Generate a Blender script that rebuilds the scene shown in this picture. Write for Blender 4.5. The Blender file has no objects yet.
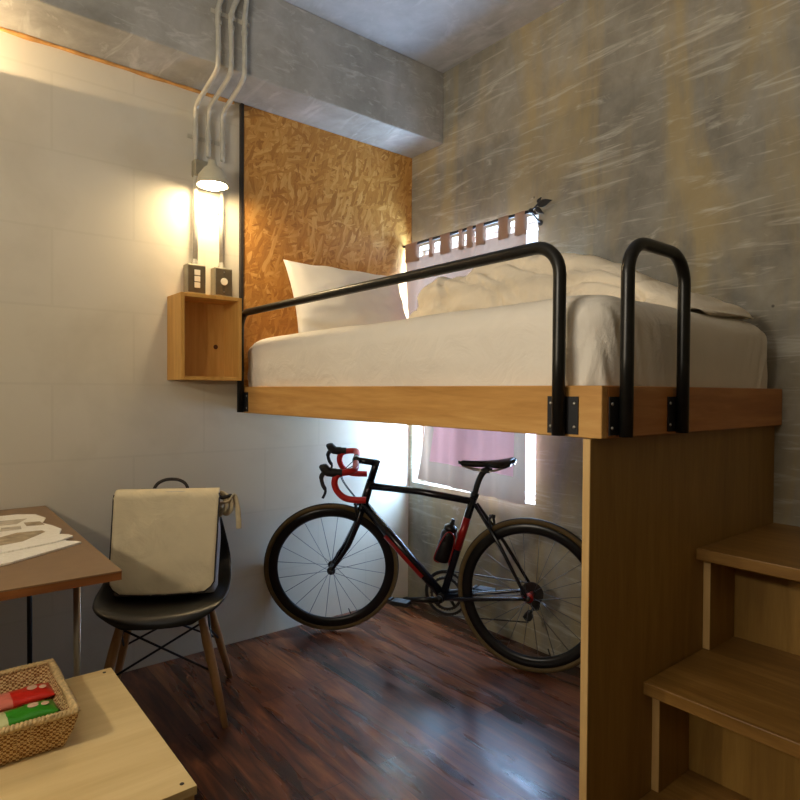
import bpy, bmesh, math, random
from mathutils import Vector, Matrix, Quaternion, noise
random.seed(7)
SC = bpy.context.scene
COL = SC.collection
PI = math.pi
def V(*a): return Vector(a)
def lerp(a, b, t): return a + (b - a) * t
def srgb(r, g, b):
    f = lambda c: (c / 12.92 if c <= .04045 else ((c + .055) / 1.055) ** 2.4)
    return (f(r / 255), f(g / 255), f(b / 255), 1)

# ------------------------------------------------------------------ materials
class NT:
    def __init__(s, name):
        s.m = bpy.data.materials.new(name); s.m.use_nodes = True
        s.t = s.m.node_tree; s.b = s.t.nodes['Principled BSDF']
    def n(s, typ, **kw):
        n = s.t.nodes.new(typ)
        for k, v in kw.items():
            if k.startswith('i_'):
                n.inputs[k[2:].replace('_', ' ')].default_value = v
            else: setattr(n, k, v)
        return n
    def l(s, a, b): s.t.links.new(a, b)
    def pos(s, scale=(1, 1, 1), rot=(0, 0, 0), local=False):
        if local: o = s.n('ShaderNodeTexCoord').outputs['Object']
        else: o = s.n('ShaderNodeNewGeometry').outputs['Position']
        mp = s.n('ShaderNodeMapping'); mp.inputs['Scale'].default_value = scale; mp.inputs['Rotation'].default_value = rot
        s.l(o, mp.inputs['Vector']); return mp.outputs[0]
    def noise(s, vec, scale, detail=4, rough=.55, dist=0):
        n = s.n('ShaderNodeTexNoise'); n.inputs['Scale'].default_value = scale; n.inputs['Detail'].default_value = detail
        n.inputs['Roughness'].default_value = rough; n.inputs['Distortion'].default_value = dist
        s.l(vec, n.inputs['Vector']); return n.outputs['Fac']
    def ramp(s, fac, stops, interp='LINEAR'):
        r = s.n('ShaderNodeValToRGB'); e = r.color_ramp.elements; r.color_ramp.interpolation = interp
        while len(e) < len(stops): e.new(.5)
        for i, (p, c) in enumerate(stops):
            e[i].position = p; e[i].color = c if len(c) == 4 else (*c, 1)
        s.l(fac, r.inputs['Fac']); return r.outputs['Color']
    def mix(s, a, b, fac, mode='MIX'):
        m = s.n('ShaderNodeMix', data_type='RGBA', blend_type=mode)
        for k, x in ((0, fac), (6, a), (7, b)):
            if hasattr(x, 'is_output'): s.l(x, m.inputs[k])
            else: m.inputs[k].default_value = x
        return m.outputs[2]
    def math(s, op, a, b=0.):
        m = s.n('ShaderNodeMath', operation=op)
        for k, x in ((0, a), (1, b)):
            if hasattr(x, 'is_output'): s.l(x, m.inputs[k])
            else: m.inputs[k].default_value = x
        return m.outputs[0]
    def bump(s, h, strength=.2, dist=.01):
        b = s.n('ShaderNodeBump'); b.inputs['Strength'].default_value = strength; b.inputs['Distance'].default_value = dist
        s.l(h, b.inputs['Height']); s.l(b.outputs[0], s.b.inputs['Normal'])
    def color(s, c):
        if hasattr(c, 'is_output'): s.l(c, s.b.inputs['Base Color'])
        else: s.b.inputs['Base Color'].default_value = c
    def fin(s, rough=.5, metal=0., spec=None):
        s.b.inputs['Roughness'].default_value = rough; s.b.inputs['Metallic'].default_value = metal
        if spec is not None: s.b.inputs['Specular IOR Level'].default_value = spec
        return s.m
W4 = (1, 1, 1, 1); K4 = (0, 0, 0, 1)

def plain(name, c, rough=.5, metal=0., var=.12, scale=18, spec=None, bump=0):
    t = NT(name); p = t.pos()
    f = t.noise(p, scale, 3)
    d = tuple(x * (1 - var) for x in c[:3]) + (1,); u = tuple(min(1, x * (1 + var)) for x in c[:3]) + (1,)
    t.color(t.ramp(f, [(.3, d), (.7, u)]))
    if bump: t.bump(t.noise(p, scale * 6, 3), bump, .004)
    return t.fin(rough, metal, spec)

def wood(name, dark, mid, light, axis='x', scale=1., rough=.5, local=False, knots=0., spec=.4):
    t = NT(name)
    sc = {'x': (1.4, 16, 16), 'y': (16, 1.4, 16), 'z': (16, 16, 1.4)}[axis]
    p = t.pos(tuple(v * scale for v in sc), local=local)
    n1 = t.noise(p, 1., 5, .6, .9)
    n2 = t.noise(p, 5., 3, .6, .3)
    f = t.math('ADD', t.math('MULTIPLY', n1, .75), t.math('MULTIPLY', n2, .25))
    c = t.ramp(f, [(.30, dark), (.5, mid), (.68, light)])
    if knots:
        vo = t.n('ShaderNodeTexVoronoi'); vo.inputs['Scale'].default_value = knots
        t.l(t.pos(local=local), vo.inputs['Vector'])
        c = t.mix(c, tuple(v * .22 for v in dark[:3]) + (1,), t.ramp(vo.outputs['Distance'], [(.05, W4), (.13, K4)]))
    t.color(c); t.bump(n2, .08, .002)
    return t.fin(rough, 0, spec)

def mat_concrete(name, c0, c1, c2, scratch, warm=None):
    t = NT(name); p = t.pos()
    n1 = t.noise(p, 1.3, 6, .62, .6); n2 = t.noise(p, 7, 6, .65, .3)
    f = t.math('ADD', t.math('MULTIPLY', n1, .6), t.math('MULTIPLY', n2, .4))
    c = t.ramp(f, [(.34, c0), (.5, c1), (.66, c2)])
    if warm:   # warm lamplight and light stripes painted into the concrete as ochre vertical runs
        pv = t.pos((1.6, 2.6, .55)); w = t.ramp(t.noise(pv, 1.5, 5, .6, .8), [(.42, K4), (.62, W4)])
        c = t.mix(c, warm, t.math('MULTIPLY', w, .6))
    tot = None
    for sc_, rot, th in (((6, 1.1, 13), (math.radians(8), 0, 0), .60), ((5, 1.9, 17), (math.radians(-10), 0, 0), .61), ((1.3, 4, 13), (0, math.radians(6), 0), .66)):
        ps = t.pos(sc_, rot)
        s = t.ramp(t.noise(ps, 1.5, 4, .66, .9), [(th - .03, K4), (th + .12, W4)])
        c = t.mix(c, scratch, t.math('MULTIPLY', s, .62))
    vo = t.n('ShaderNodeTexVoronoi'); vo.inputs['Scale'].default_value = 4; t.l(p, vo.inputs['Vector'])
    c = t.mix(c, tuple(v * .35 for v in c0[:3]) + (1,), t.ramp(vo.outputs['Distance'], [(.012, W4), (.03, K4)]))
    t.color(c); t.bump(f, .25, .01)
    return t.fin(.72, 0, .3)

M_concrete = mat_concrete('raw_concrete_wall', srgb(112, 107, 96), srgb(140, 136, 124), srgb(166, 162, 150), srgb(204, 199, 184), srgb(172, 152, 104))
M_beam = mat_concrete('beam_concrete', srgb(132, 130, 122), srgb(160, 158, 150), srgb(182, 180, 174), srgb(204, 202, 196))
M_ceil = mat_concrete('ceiling_concrete', srgb(150, 150, 148), srgb(170, 170, 170), srgb(188, 188, 188), srgb(200, 200, 200))

def m_white_wall():
    t = NT('white_painted_blocks'); p = t.pos((1, 1, 1), (math.radians(-90), 0, 0))
    br = t.n('ShaderNodeTexBrick'); t.l(p, br.inputs['Vector'])
    br.inputs['Scale'].default_value = 1.; br.inputs['Brick Width'].default_value = .62; br.inputs['Row Height'].default_value = .31
    br.inputs['Mortar Size'].default_value = .006; br.inputs['Mortar Smooth'].default_value = .5
    br.inputs['Color1'].default_value = srgb(214, 207, 188); br.inputs['Color2'].default_value = srgb(213, 206, 188); br.inputs['Mortar'].default_value = srgb(209, 202, 183)
    n = t.noise(t.pos(), 2.2, 5, .6, .3)
    c = t.mix(br.outputs['Color'], srgb(200, 192, 172), t.ramp(n, [(.5, K4), (.78, W4)]))
    t.color(c)
    t.bump(t.math('ADD', t.math('MULTIPLY', br.outputs['Fac'], -.03), t.math('MULTIPLY', t.noise(t.pos(), 26, 4), .3)), .15, .01)
    return t.fin(.65, 0, .3)
M_white = m_white_wall()

def m_floor():
    t = NT('dark_red_brown_planks')
    p = t.pos((1, 1, 1), (0, 0, math.radians(90)))
    br = t.n('ShaderNodeTexBrick'); t.l(p, br.inputs['Vector'])
    br.inputs['Scale'].default_value = 1.; br.inputs['Brick Width'].default_value = 1.2; br.inputs['Row Height'].default_value = .125
    br.inputs['Mortar Size'].default_value = .0016; br.inputs['Color1'].default_value = K4; br.inputs['Color2'].default_value = W4; br.inputs['Mortar'].default_value = (.5, .5, .5, 1)
    n1 = t.noise(t.pos((30, 3.2, 1)), 1., 5, .62, .8)
    n2 = t.noise(t.pos((11, 1.5, 1)), 1., 3, .5, .5)
    bw = t.n('ShaderNodeRGBToBW'); t.l(br.outputs['Color'], bw.inputs[0])
    f = t.math('ADD', t.math('ADD', t.math('MULTIPLY', n1, .5), t.math('MULTIPLY', n2, .38)), t.math('MULTIPLY', bw.outputs[0], .12))
    c = t.ramp(f, [(.36, srgb(30, 16, 14)), (.46, srgb(70, 37, 24)), (.56, srgb(112, 64, 38)), (.66, srgb(150, 96, 58))])
    c = t.mix(c, srgb(22, 12, 10), t.math('MULTIPLY', br.outputs['Fac'], .7))
    t.color(c); t.bump(t.math('SUBTRACT', t.math('MULTIPLY', n1, .3), br.outputs['Fac']), .12, .004)
    r = t.ramp(n2, [(.3, (.22,) * 3), (.7, (.36,) * 3)])
    t.fin(.3, 0, .5); t.l(r, t.b.inputs['Roughness'])
    return t.m
M_floor = m_floor()

def m_osb():
    t = NT('oriented_strand_board')
    base = t.pos(); c = None; hs = None
    nz = t.n('ShaderNodeTexNoise'); nz.inputs['Scale'].default_value = 9; nz.inputs['Detail'].default_value = 3; t.l(base, nz.inputs['Vector'])
    sub = t.n('ShaderNodeVectorMath', operation='MULTIPLY_ADD'); t.l(nz.outputs['Color'], sub.inputs[0]); sub.inputs[1].default_value = (.05, 0, .05); t.l(base, sub.inputs[2])
    for i, (ang, cs) in enumerate(((100, 1.), (65, 1.1), (130, 1.25), (15, 1.2), (85, .9), (160, 1.3), (110, 1.15))):
        mp = t.n('ShaderNodeMapping', vector_type='TEXTURE'); mp.inputs['Rotation'].default_value = (0, math.radians(ang), 0)
        mp.inputs['Location'].default_value = (.37 * i, 0, .61 * i); mp.inputs['Scale'].default_value = (.10 / cs, 50, .0195 / cs)
        t.l(sub.outputs[0], mp.inputs[0])
        vo = t.n('ShaderNodeTexVoronoi'); vo.inputs['Scale'].default_value = 1.; t.l(mp.outputs[0], vo.inputs['Vector'])
        sep = t.n('ShaderNodeSeparateColor'); t.l(vo.outputs['Color'], sep.inputs[0])
        mf = t.n('ShaderNodeMapping', vector_type='TEXTURE'); mf.inputs['Rotation'].default_value = (0, math.radians(ang), 0); mf.inputs['Scale'].default_value = (.09, 1, .006)
        t.l(sub.outputs[0], mf.inputs[0])
        fib = t.noise(mf.outputs[0], 1., 3, .6)
        f = t.math('ADD', t.math('MULTIPLY', sep.outputs[1], .5), t.math('MULTIPLY', fib, .5))
        ci = t.ramp(f, [(.10, srgb(140, 88, 36)), (.34, srgb(176, 120, 52)), (.6, srgb(198, 142, 68)), (.88, srgb(222, 176, 104))])
        if c is None: c, hs = ci, f
        else:
            k = t.ramp(sep.outputs[2], [(.66, K4), (.70, W4)])
            c = t.mix(c, ci, k); hs = t.math('ADD', hs, t.math('MULTIPLY', k, .12))
    big = t.noise(base, 2.4, 4, .6)
    c = t.mix(c, srgb(130, 80, 38), t.math('MULTIPLY', t.ramp(big, [(.48, K4), (.78, W4)]), .4))
    t.color(c); t.bump(hs, .25, .004)
    return t.fin(.55, 0, .35)
M_osb = m_osb()

M_pine = wood('pine_rail', srgb(172, 122, 58), srgb(198, 148, 80), srgb(214, 168, 100), 'y', 1., .45)
M_pine_x = wood('pine_end_rail', srgb(160, 100, 46), srgb(182, 120, 60), srgb(200, 142, 80), 'x', 1., .45)
M_panel = wood('veneered_panel', srgb(128, 94, 40), srgb(144, 108, 48), srgb(158, 122, 58), 'z', 1.3, .5)
M_step = wood('step_wood', srgb(114, 80, 34), srgb(136, 98, 45), srgb(160, 121, 64), 'y', 1.2, .42)
M_edge = wood('lit_edge', srgb(196, 156, 96), srgb(212, 174, 112), srgb(224, 190, 130), 'z', 1., .5)  # paler wood for edge faces: the lamplight on them is put into the colour
M_crate = wood('crate_pine', srgb(190, 138, 62), srgb(208, 156, 78), srgb(222, 174, 96), 'z', .9, .5)
M_crate_back = wood('crate_back_pine', srgb(194, 142, 66), srgb(210, 160, 84), srgb(224, 178, 102), 'z', .9, .5)
M_knot = plain('pine_knot', srgb(84, 42, 20), .6)
M_ply = wood('pale_plywood', srgb(206, 178, 122), srgb(218, 192, 136), srgb(228, 204, 150), 'x', .7, .5)
M_plyedge = wood('ply_edge', srgb(150, 110, 60), srgb(190, 150, 92), srgb(214, 180, 122), 'x', 2., .6)
M_desk = plain('brown_laminate', srgb(128, 100, 70), .38, 0, .06, 30)
M_deskedge = wood('desk_edge', srgb(92, 54, 26), srgb(128, 78, 38), srgb(156, 100, 54), 'x', 1., .5)
M_leg = wood('beech_leg', srgb(150, 112, 70), srgb(172, 132, 86), srgb(188, 150, 104), 'z', 1.5, .45)
M_black = plain('black_plastic', srgb(13, 13, 12), .34, 0, .1, 12, .5)
M_blackmat = plain('matte_black', srgb(22, 22, 24), .6, 0, .15, 30)
M_steel = plain('black_painted_steel', srgb(38, 37, 34), .32, .6, .15, 20)
M_screw = plain('zinc_screw', srgb(170, 168, 160), .35, 1., .1, 40)
M_galv = plain('galvanised_conduit', srgb(196, 191, 174), .42, .25, .1, 30)
M_box = plain('galvanised_box', srgb(168, 160, 136), .4, .5, .1, 40)
M_plate = plain('dark_wall_plate', srgb(98, 88, 70), .4, .4, .1, 40)
M_ivory = plain('ivory_plastic', srgb(226, 220, 200), .4, 0, .05, 30)
M_chrome = plain('brushed_chrome', srgb(176, 172, 162), .3, .9, .1, 30)
M_foam = plain('orange_foam_strip', srgb(204, 150, 82), .8, 0, .35, 14, None, .6)
M_strip = plain('dark_edge_strip', srgb(44, 34, 24), .6, 0, .15, 12)
M_tire = plain('tan_sidewall', srgb(96, 78, 44), .7, 0, .12, 30)
M_tread = plain('tyre_tread', srgb(30, 28, 26), .75, 0, .12, 30)
M_rim = plain('black_deep_rim', srgb(20, 20, 22), .3, .2, .1, 30)
M_spoke = plain('spoke_steel', srgb(96, 96, 102), .35, .9, .05, 30)
M_frame = plain('navy_black_frame', srgb(18, 20, 30), .25, .1, .1, 12, .6)
M_red = plain('red_bar_tape', srgb(186, 30, 26), .5, 0, .1, 60)
M_redp = plain('red_paint', srgb(150, 24, 20), .3, .1, .1, 20)
M_chain = plain('chain_metal', srgb(66, 64, 62), .35, .9, .15, 60)
M_bottle = plain('smoky_bottle', srgb(20, 20, 24), .3, 0, .1, 20)
M_print = plain('grey_red_print', srgb(120, 40, 34), .35)
M_bagpipe = plain('dark_trim', srgb(34, 26, 20), .7)
M_baglin = plain('grey_side_cloth', srgb(172, 166, 164), .85, 0, .12, 20)
M_strap = plain('cream_strap', srgb(196, 180, 146), .85, 0, .12, 40)

def cloth(name, c, var=.06, wr=.0, trans=0., tc=None):
    t = NT(name); p = t.pos(local=True)
    f = t.noise(p, 5, 4, .6, .5)
    d = tuple(x * (1 - var) for x in c[:3]) + (1,); u = tuple(min(1, x * (1 + var)) for x in c[:3]) + (1,)
    t.color(t.ramp(f, [(.3, d), (.7, u)]))
    if wr: t.bump(t.noise(p, 7, 5, .6, 1.2), wr, .03)
    m = t.fin(.9, 0, .15)
    if trans:
        tr = t.n('ShaderNodeBsdfTranslucent'); tr.inputs['Color'].default_value = tc or c
        mx = t.n('ShaderNodeMixShader'); mx.inputs[0].default_value = trans
        out = t.t.nodes['Material Output']
        t.l(t.b.outputs[0], mx.inputs[1]); t.l(tr.outputs[0], mx.inputs[2]); t.l(mx.outputs[0], out.inputs['Surface'])
    return m
M_sheet = cloth('white_cotton_sheet', srgb(232, 224, 208), .03, .28)
M_pillow = cloth('white_pillowcase', srgb(240, 234, 222), .03, .1)
M_duvet = cloth('cream_quilt', srgb(235, 223, 200), .05, .45)
M_taupe = cloth('taupe_curtain', srgb(158, 128, 110), .06, .06, .034, srgb(196, 166, 142))
M_pink = cloth('dusty_pink_curtain', srgb(196, 140, 152), .05, .06, .024, srgb(236, 174, 162))
M_canvas = cloth('cream_canvas', srgb(218, 205, 172), .06, .3)

def m_basket():
    t = NT('woven_rush')
    p = t.pos((170, 170, 230))
    ck = t.n('ShaderNodeTexChecker'); ck.inputs['Scale'].default_value = 1.; t.l(p, ck.inputs['Vector'])
    n = t.noise(t.pos(), 90, 3, .6)
    f = t.math('ADD', t.math('MULTIPLY', ck.outputs['Fac'], .45), t.math('MULTIPLY', n, .6))
    t.color(t.ramp(f, [(.3, srgb(140, 90, 46)), (.5, srgb(208, 164, 104)), (.75, srgb(234, 206, 154))]))
    t.bump(f, .8, .006)
    return t.fin(.65, 0, .3)
M_basket = m_basket()
M_rimb = plain('plaited_rim', srgb(226, 196, 140), .65, 0, .25, 120, None, .8)

def m_paper():
    t = NT('printed_newsprint')
    p = t.pos()
    wv = t.n('ShaderNodeTexNoise'); wv.inputs['Scale'].default_value = 1.; wv.inputs['Detail'].default_value = 2
    mp = t.pos((60, 420, 1)); t.l(mp, wv.inputs['Vector'])
    lines = t.ramp(wv.outputs['Fac'], [(.5, K4), (.6, W4)])
    pic = t.ramp(t.noise(t.pos((5, 7, 1)), 1., 2), [(.53, K4), (.57, W4)])
    c = t.mix(srgb(244, 240, 228), srgb(205, 198, 180), t.math('MULTIPLY', lines, .35))
    t.color(c)
    return t.fin(.8, 0, .2)
M_paper = m_paper()
M_photo = plain('printed_photograph', srgb(172, 154, 124), .6, 0, .4, 22)
M_photo2 = plain('printed_picture_grey', srgb(190, 180, 160), .6, 0, .3, 30)

def emit(name, c, s):
    t = NT(name); t.b.inputs['Emission Color'].default_value = c; t.b.inputs['Emission Strength'].default_value = s
    t.color(c); return t.fin(.4)
def m_glass():
    t = NT('clear_window_glass')
    tr = t.n('ShaderNodeBsdfTransparent'); tr.inputs[0].default_value = (.92, .96, 1, 1)
    gl = t.n('ShaderNodeBsdfGlossy'); gl.inputs['Roughness'].default_value = .05
    mx = t.n('ShaderNodeMixShader'); mx.inputs[0].default_value = .07
    t.l(tr.outputs[0], mx.inputs[1]); t.l(gl.outputs[0], mx.inputs[2]); t.l(mx.outputs[0], t.t.nodes['Material Output'].inputs['Surface'])
    return t.m

# ------------------------------------------------------------------ mesh builder
class MB:
    def __init__(s): s.bm = bmesh.new()
    def box(s, a, b):
        a, b = Vector(a), Vector(b)
        vs = [s.bm.verts.new((x, y, z)) for x in (a.x, b.x) for y in (a.y, b.y) for z in (a.z, b.z)]
        for f in ((0, 1, 3, 2), (4, 6, 7, 5), (0, 4, 5, 1), (2, 3, 7, 6), (0, 2, 6, 4), (1, 5, 7, 3)):
            s.bm.faces.new([vs[i] for i in f])
        return s
    def obox(s, M, h):
        n0 = len(s.bm.verts); s.box([-v for v in h], h); s.bm.verts.ensure_lookup_table()
        for v in s.bm.verts[n0:]: v.co = M @ v.co
        return s
    def tube(s, pts, r, n=12, closed=False, caps=True, flat=1.):
        pts = [Vector(p) for p in pts]; N = len(pts)
        rs = r if isinstance(r, (list, tuple)) else [r] * N
        ts = []
        for i in range(N):
            if closed: t = pts[(i + 1) % N] - pts[i - 1]
            else: t = pts[min(i + 1, N - 1)] - pts[max(i - 1, 0)]
            ts.append(t.normalized())
        up = V(0, 0, 1) if abs(ts[0].z) < .9 else V(1, 0, 0)
        u = (up - ts[0] * up.dot(ts[0])).normalized(); rings = []
        for i in range(N):
            u = (u - ts[i] * u.dot(ts[i])).normalized(); w = ts[i].cross(u)
            rings.append([s.bm.verts.new(pts[i] + (u * math.cos(k * 2 * PI / n) + w * math.sin(k * 2 * PI / n) * flat) * rs[i]) for k in range(n)])
        for i in range(N if closed else N - 1):
            a, b = rings[i], rings[(i + 1) % N]
            for k in range(n): s.bm.faces.new((a[k], a[(k + 1) % n], b[(k + 1) % n], b[k]))
        if caps and not closed:
            s.bm.faces.new(rings[0][::-1]); s.bm.faces.new(rings[-1])
        return s
    def lathe(s, prof, M=Matrix(), n=24):     # prof: (r, z) list, around local z
        rings = []
        for r, z in prof:
            if r < 1e-6: rings.append([s.bm.verts.new(M @ V(0, 0, z))])
            else: rings.append([s.bm.verts.new(M @ V(r * math.cos(k * 2 * PI / n), r * math.sin(k * 2 * PI / n), z)) for k in range(n)])
        for a, b in zip(rings, rings[1:]):
            for k in range(n):
                j = (k + 1) % n
                if len(a) == 1 and len(b) == 1: continue
                if len(a) == 1: s.bm.faces.new((a[0], b[j], b[k]))
                elif len(b) == 1: s.bm.faces.new((a[k], a[j], b[0]))
                else: s.bm.faces.new((a[k], a[j], b[j], b[k]))
        return s
    def grid(s, fn, nu, nv, closeu=False):
        g = [[s.bm.verts.new(fn(i / nu, j / nv)) for j in range(nv + 1)] for i in range(nu + (0 if closeu else 1))]
        m = len(g)
        for i in range(nu):
            for j in range(nv):
                s.bm.faces.new((g[i][j], g[(i + 1) % m][j], g[(i + 1) % m][j + 1], g[i][j + 1]))
        return s
    def prism(s, poly, ext):      # poly: 3D points, ext vector
        e = Vector(ext); a = [s.bm.verts.new(p) for p in poly]; b = [s.bm.verts.new(Vector(p) + e) for p in poly]
        n = len(a); s.bm.faces.new(a[::-1]); s.bm.faces.new(b)
        for i in range(n): s.bm.faces.new((a[i], a[(i + 1) % n], b[(i + 1) % n], b[i]))
        return s
    def xf(s, M):
        for v in s.bm.verts: v.co = M @ v.co
        return s
    def build(s, name, mat, parent=None, smooth=False, bevel=0, sub=0, solid=0, local=False, bseg=2):
        bmesh.ops.remove_doubles(s.bm, verts=s.bm.verts, dist=1e-6)
        bmesh.ops.recalc_face_normals(s.bm, faces=s.bm.faces)
        r = parent
        while r is not None and r.parent: r = r.parent
        if r is not None and not local: s.xf(r.matrix_basis.inverted())
        me = bpy.data.meshes.new(name); s.bm.to_mesh(me); s.bm.free()
        for f in me.polygons: f.use_smooth = smooth
        me.materials.append(mat)
        o = bpy.data.objects.new(name, me); COL.objects.link(o)
        if parent: o.parent = parent
        if solid:
            m = o.modifiers.new('solid', 'SOLIDIFY'); m.thickness = solid; m.offset = 0
        if bevel:
            m = o.modifiers.new('bevel', 'BEVEL'); m.width = bevel; m.segments = bseg; m.limit_method = 'ANGLE'
        if sub:
            m = o.modifiers.new('sub', 'SUBSURF'); m.levels = sub; m.render_levels = sub
        return o
def tag(o, label=None, cat=None, group=None, kind=None):
    if label: o['label'] = label
    if cat: o['category'] = cat
    if group: o['group'] = group
    if kind: o['kind'] = kind
    return o
def thing(name, loc, label, cat, rz=0, group=None):
    o = bpy.data.objects.new(name, None); COL.objects.link(o); o.location = loc; o.rotation_euler = (0, 0, rz)
    o.empty_display_size = .05
    return tag(o, label, cat, group)
def struct(o): o['kind'] = 'structure'; return o
def arc(c, u, v, r, a0, a1, n=6):
    c, u, v = Vector(c), Vector(u), Vector(v)
    return [c + (u * math.cos(lerp(a0, a1, i / n)) + v * math.sin(lerp(a0, a1, i / n))) * r for i in range(n + 1)]
def spline(P, n=8):
    P = [Vector(p) for p in P]; out = []
    for i in range(len(P) - 1):
        p0, p1, p2, p3 = P[max(i - 1, 0)], P[i], P[i + 1], P[min(i + 2, len(P) - 1)]
        for k in range(n):
            t = k / n
            out.append(.5 * ((2 * p1) + (p2 - p0) * t + (2 * p0 - 5 * p1 + 4 * p2 - p3) * t * t + (3 * p1 - p0 - 3 * p2 + p3) * t ** 3))
    out.append(P[-1]); return out

# ------------------------------------------------------------------ room
HC, HB, BD = 2.978, 2.587, .278
X0, Y0 = -4.2, -5.0
WY0, WY1, WZ0, WZ1 = -.937, -.03, .685, 2.055
struct(MB().box((X0 - .2, Y0 - .2, -.1), (.2, .2, 0)).build('floor', M_floor))
struct(MB().box((X0 - .2, Y0 - .2, HC), (.2, .2, HC + .1)).build('ceiling', M_ceil))
struct(MB().box((X0 - .2, 0, 0), (.2, .2, HC)).build('wall_left', M_white))
w = MB()
w.box((0, Y0, 0), (.16, WY0, HC)).box((0, WY1, 0), (.16, 0, HC)).box((0, WY0, 0), (.16, WY1, WZ0)).box((0, WY0, WZ1), (.16, WY1, HC))
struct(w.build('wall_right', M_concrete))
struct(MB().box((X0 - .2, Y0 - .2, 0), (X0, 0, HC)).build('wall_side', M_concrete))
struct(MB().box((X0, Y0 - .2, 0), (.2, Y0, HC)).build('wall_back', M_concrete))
struct(MB().box((X0, -BD, HB), (0, 0, HC)).build('trim_1', M_beam, bevel=.006))
tag(bpy.data.objects['trim_1'], 'concrete beam along the ceiling above the white wall')
# squeezed-out foam joint under the beam
st = MB()
def foamf(u, v):
    x = lerp(-4.19, -1.1, u); a = v * 2 * PI
    r = .008 + .006 * noise.noise(V(x * 9, 3, 1))
    return V(x, -.006 + r * math.cos(a), HB - .006 + r * math.sin(a))
st.grid(foamf, 160, 8)
tag(struct(st.build('trim_2', M_foam, smooth=True)), 'orange foam joint where the white wall meets the beam')

# window
win = MB()
fr = .032
for a, b in (((WY0, WZ0), (WY0 + fr, WZ1)), ((WY1 - fr, WZ0), (WY1, WZ1)), ((WY0 + fr, WZ0), (WY1 - fr, WZ0 + fr)), ((WY0 + fr, WZ1 - fr), (WY1 - fr, WZ1)), ((WY0 + fr, 1.36), (WY1 - fr, 1.40)), ((-.545, WZ0 + fr), (-.46, WZ1 - fr))):  # centre mullion widened to leave a darker band on the backlit curtain
    win.box((.09, a[0], a[1]), (.13, b[0], b[1]))
M_winframe = plain('white_window_frame', srgb(214, 216, 218), .4)
wo = struct(win.build('window_1', M_winframe, bevel=.003))
g = MB().box((.108, WY0 + fr, WZ0 + fr), (.112, WY1 - fr, WZ1 - fr)).build('pane', m_glass(), wo)

# strand-board panel
osb = thing('headboard_panel', (-.53, 0, 1.125), 'tall orange strand board panel fixed behind the bed head', 'wall panel')
MB().box((-1.055, -.014, 1.125), (-.002, -.001, HB - .002)).build('board', M_osb, osb)
MB().box((-1.070, -.020, 1.125), (-1.055, -.001, HB - .002)).build('edge_strip', M_strip, osb)

# ------------------------------------------------------------------ bed
bed = thing('loft_bed', (-.54, -.99, 1.11), 'raised pine loft bed with black steel guard rails', 'bed')
BX, BY, ZB, ZT = -1.08, -1.98, 1.113, 1.236
MB().box((BX, BY, ZB), (BX + .024, -.021, ZT)).build('side_rail', M_pine, bed, bevel=.003)
MB().box((BX + .0245, BY, ZB), (-.004, BY + .024, ZT)).build('end_rail', M_pine_x, bed, bevel=.003)
MB().box((-.115, -.96, ZB), (-.094, -.021, ZT)).build('side_rail', M_pine, bed, bevel=.003)
MB().box((BX + .025, BY + .025, 1.165), (-.116, -.021, 1.185)).build('platform_board', M_ply, bed)
for y in (-.5, -1.0, -1.5):
    MB().box((BX + .025, y - .03, 1.115), (-.116, y + .03, 1.164)).build('cross_beam', M_pine_x, bed, bevel=.003)
R = .0158
def rail(p0, p1, ztop, out):      # U-shaped tube from p0 to p1 (xy), out = outward direction
    p0, p1, out = Vector((*p0, 0)), Vector((*p1, 0)), Vector((*out, 0))
    d = (p1 - p0).normalized(); br = .075
    pts = [p0 + V(0, 0, ZB + .003), p0 + V(0, 0, 1.3), p0 + V(0, 0, ztop - br - .03)]
    pts += arc(p0 + d * br + V(0, 0, ztop - br), -d, V(0, 0, 1), br, 0, PI / 2, 8)
    pts += arc(p1 - d * br + V(0, 0, ztop - br), V(0, 0, 1), d, br, 0, PI / 2, 8)
    pts += [p1 + V(0, 0, ztop - br - .03), p1 + V(0, 0, 1.3), p1 + V(0, 0, ZB + .003)]
    return MB().tube(pts, R, 16)
def bracket(par, c, along, out, side):
    # an angle plate welded to the tube foot and screwed to the rail
    c, a, o = Vector(c), Vector(along), Vector(out)
    M = Matrix((( a.x, o.x, 0, c.x), (a.y, o.y, 0, c.y), (0, 0, 1, c.z), (0, 0, 0, 1)))
    b = MB().obox(M @ Matrix.Translation((side * .024, -R - .0025, 0)), (.020, .003, .045)).obox(M @ Matrix.Translation((0, -R * .5, 0)), (.004, R * .6, .045))
    nf = len(b.bm.faces)
    for z in (-.028, .028):
        b.lathe([(0, .003), (.003, .0025), (.0045, 0)], M @ Matrix.Translation((side * .034, -R + .0007, z)) @ Matrix.Rotation(-PI / 2, 4, 'X'), 10)
    b.bm.faces.ensure_lookup_table()
    for k in range(nf, len(b.bm.faces)): b.bm.faces[k].material_index = 1
    br = b.build('bracket', M_blackmat, par); br.data.materials.append(M_screw)
    return br
gx = BX - R - .003
gr = rail((gx, -.085), (gx, -1.875), 1.576, (-1, 0)).build('guard_rail', M_steel, bed, smooth=True)
bracket(gr, (gx, -1.875, 1.165), (0, -1, 0), (-1, 0, 0), 1); bracket(gr, (gx, -1.875, 1.165), (0, -1, 0), (-1, 0, 0), -1)
bracket(gr, (gx, -.085, 1.165), (0, -1, 0), (-1, 0, 0), 1)
gy = BY - R - .003
hr = rail((-1.008, gy), (-.738, gy), 1.576, (0, -1)).build('grab_rail', M_steel, bed, smooth=True)
bracket(hr, (-1.008, gy, 1.165), (1, 0, 0), (0, -1, 0), -1); bracket(hr, (-.738, gy, 1.165), (1, 0, 0), (0, -1, 0), -1)

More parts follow.
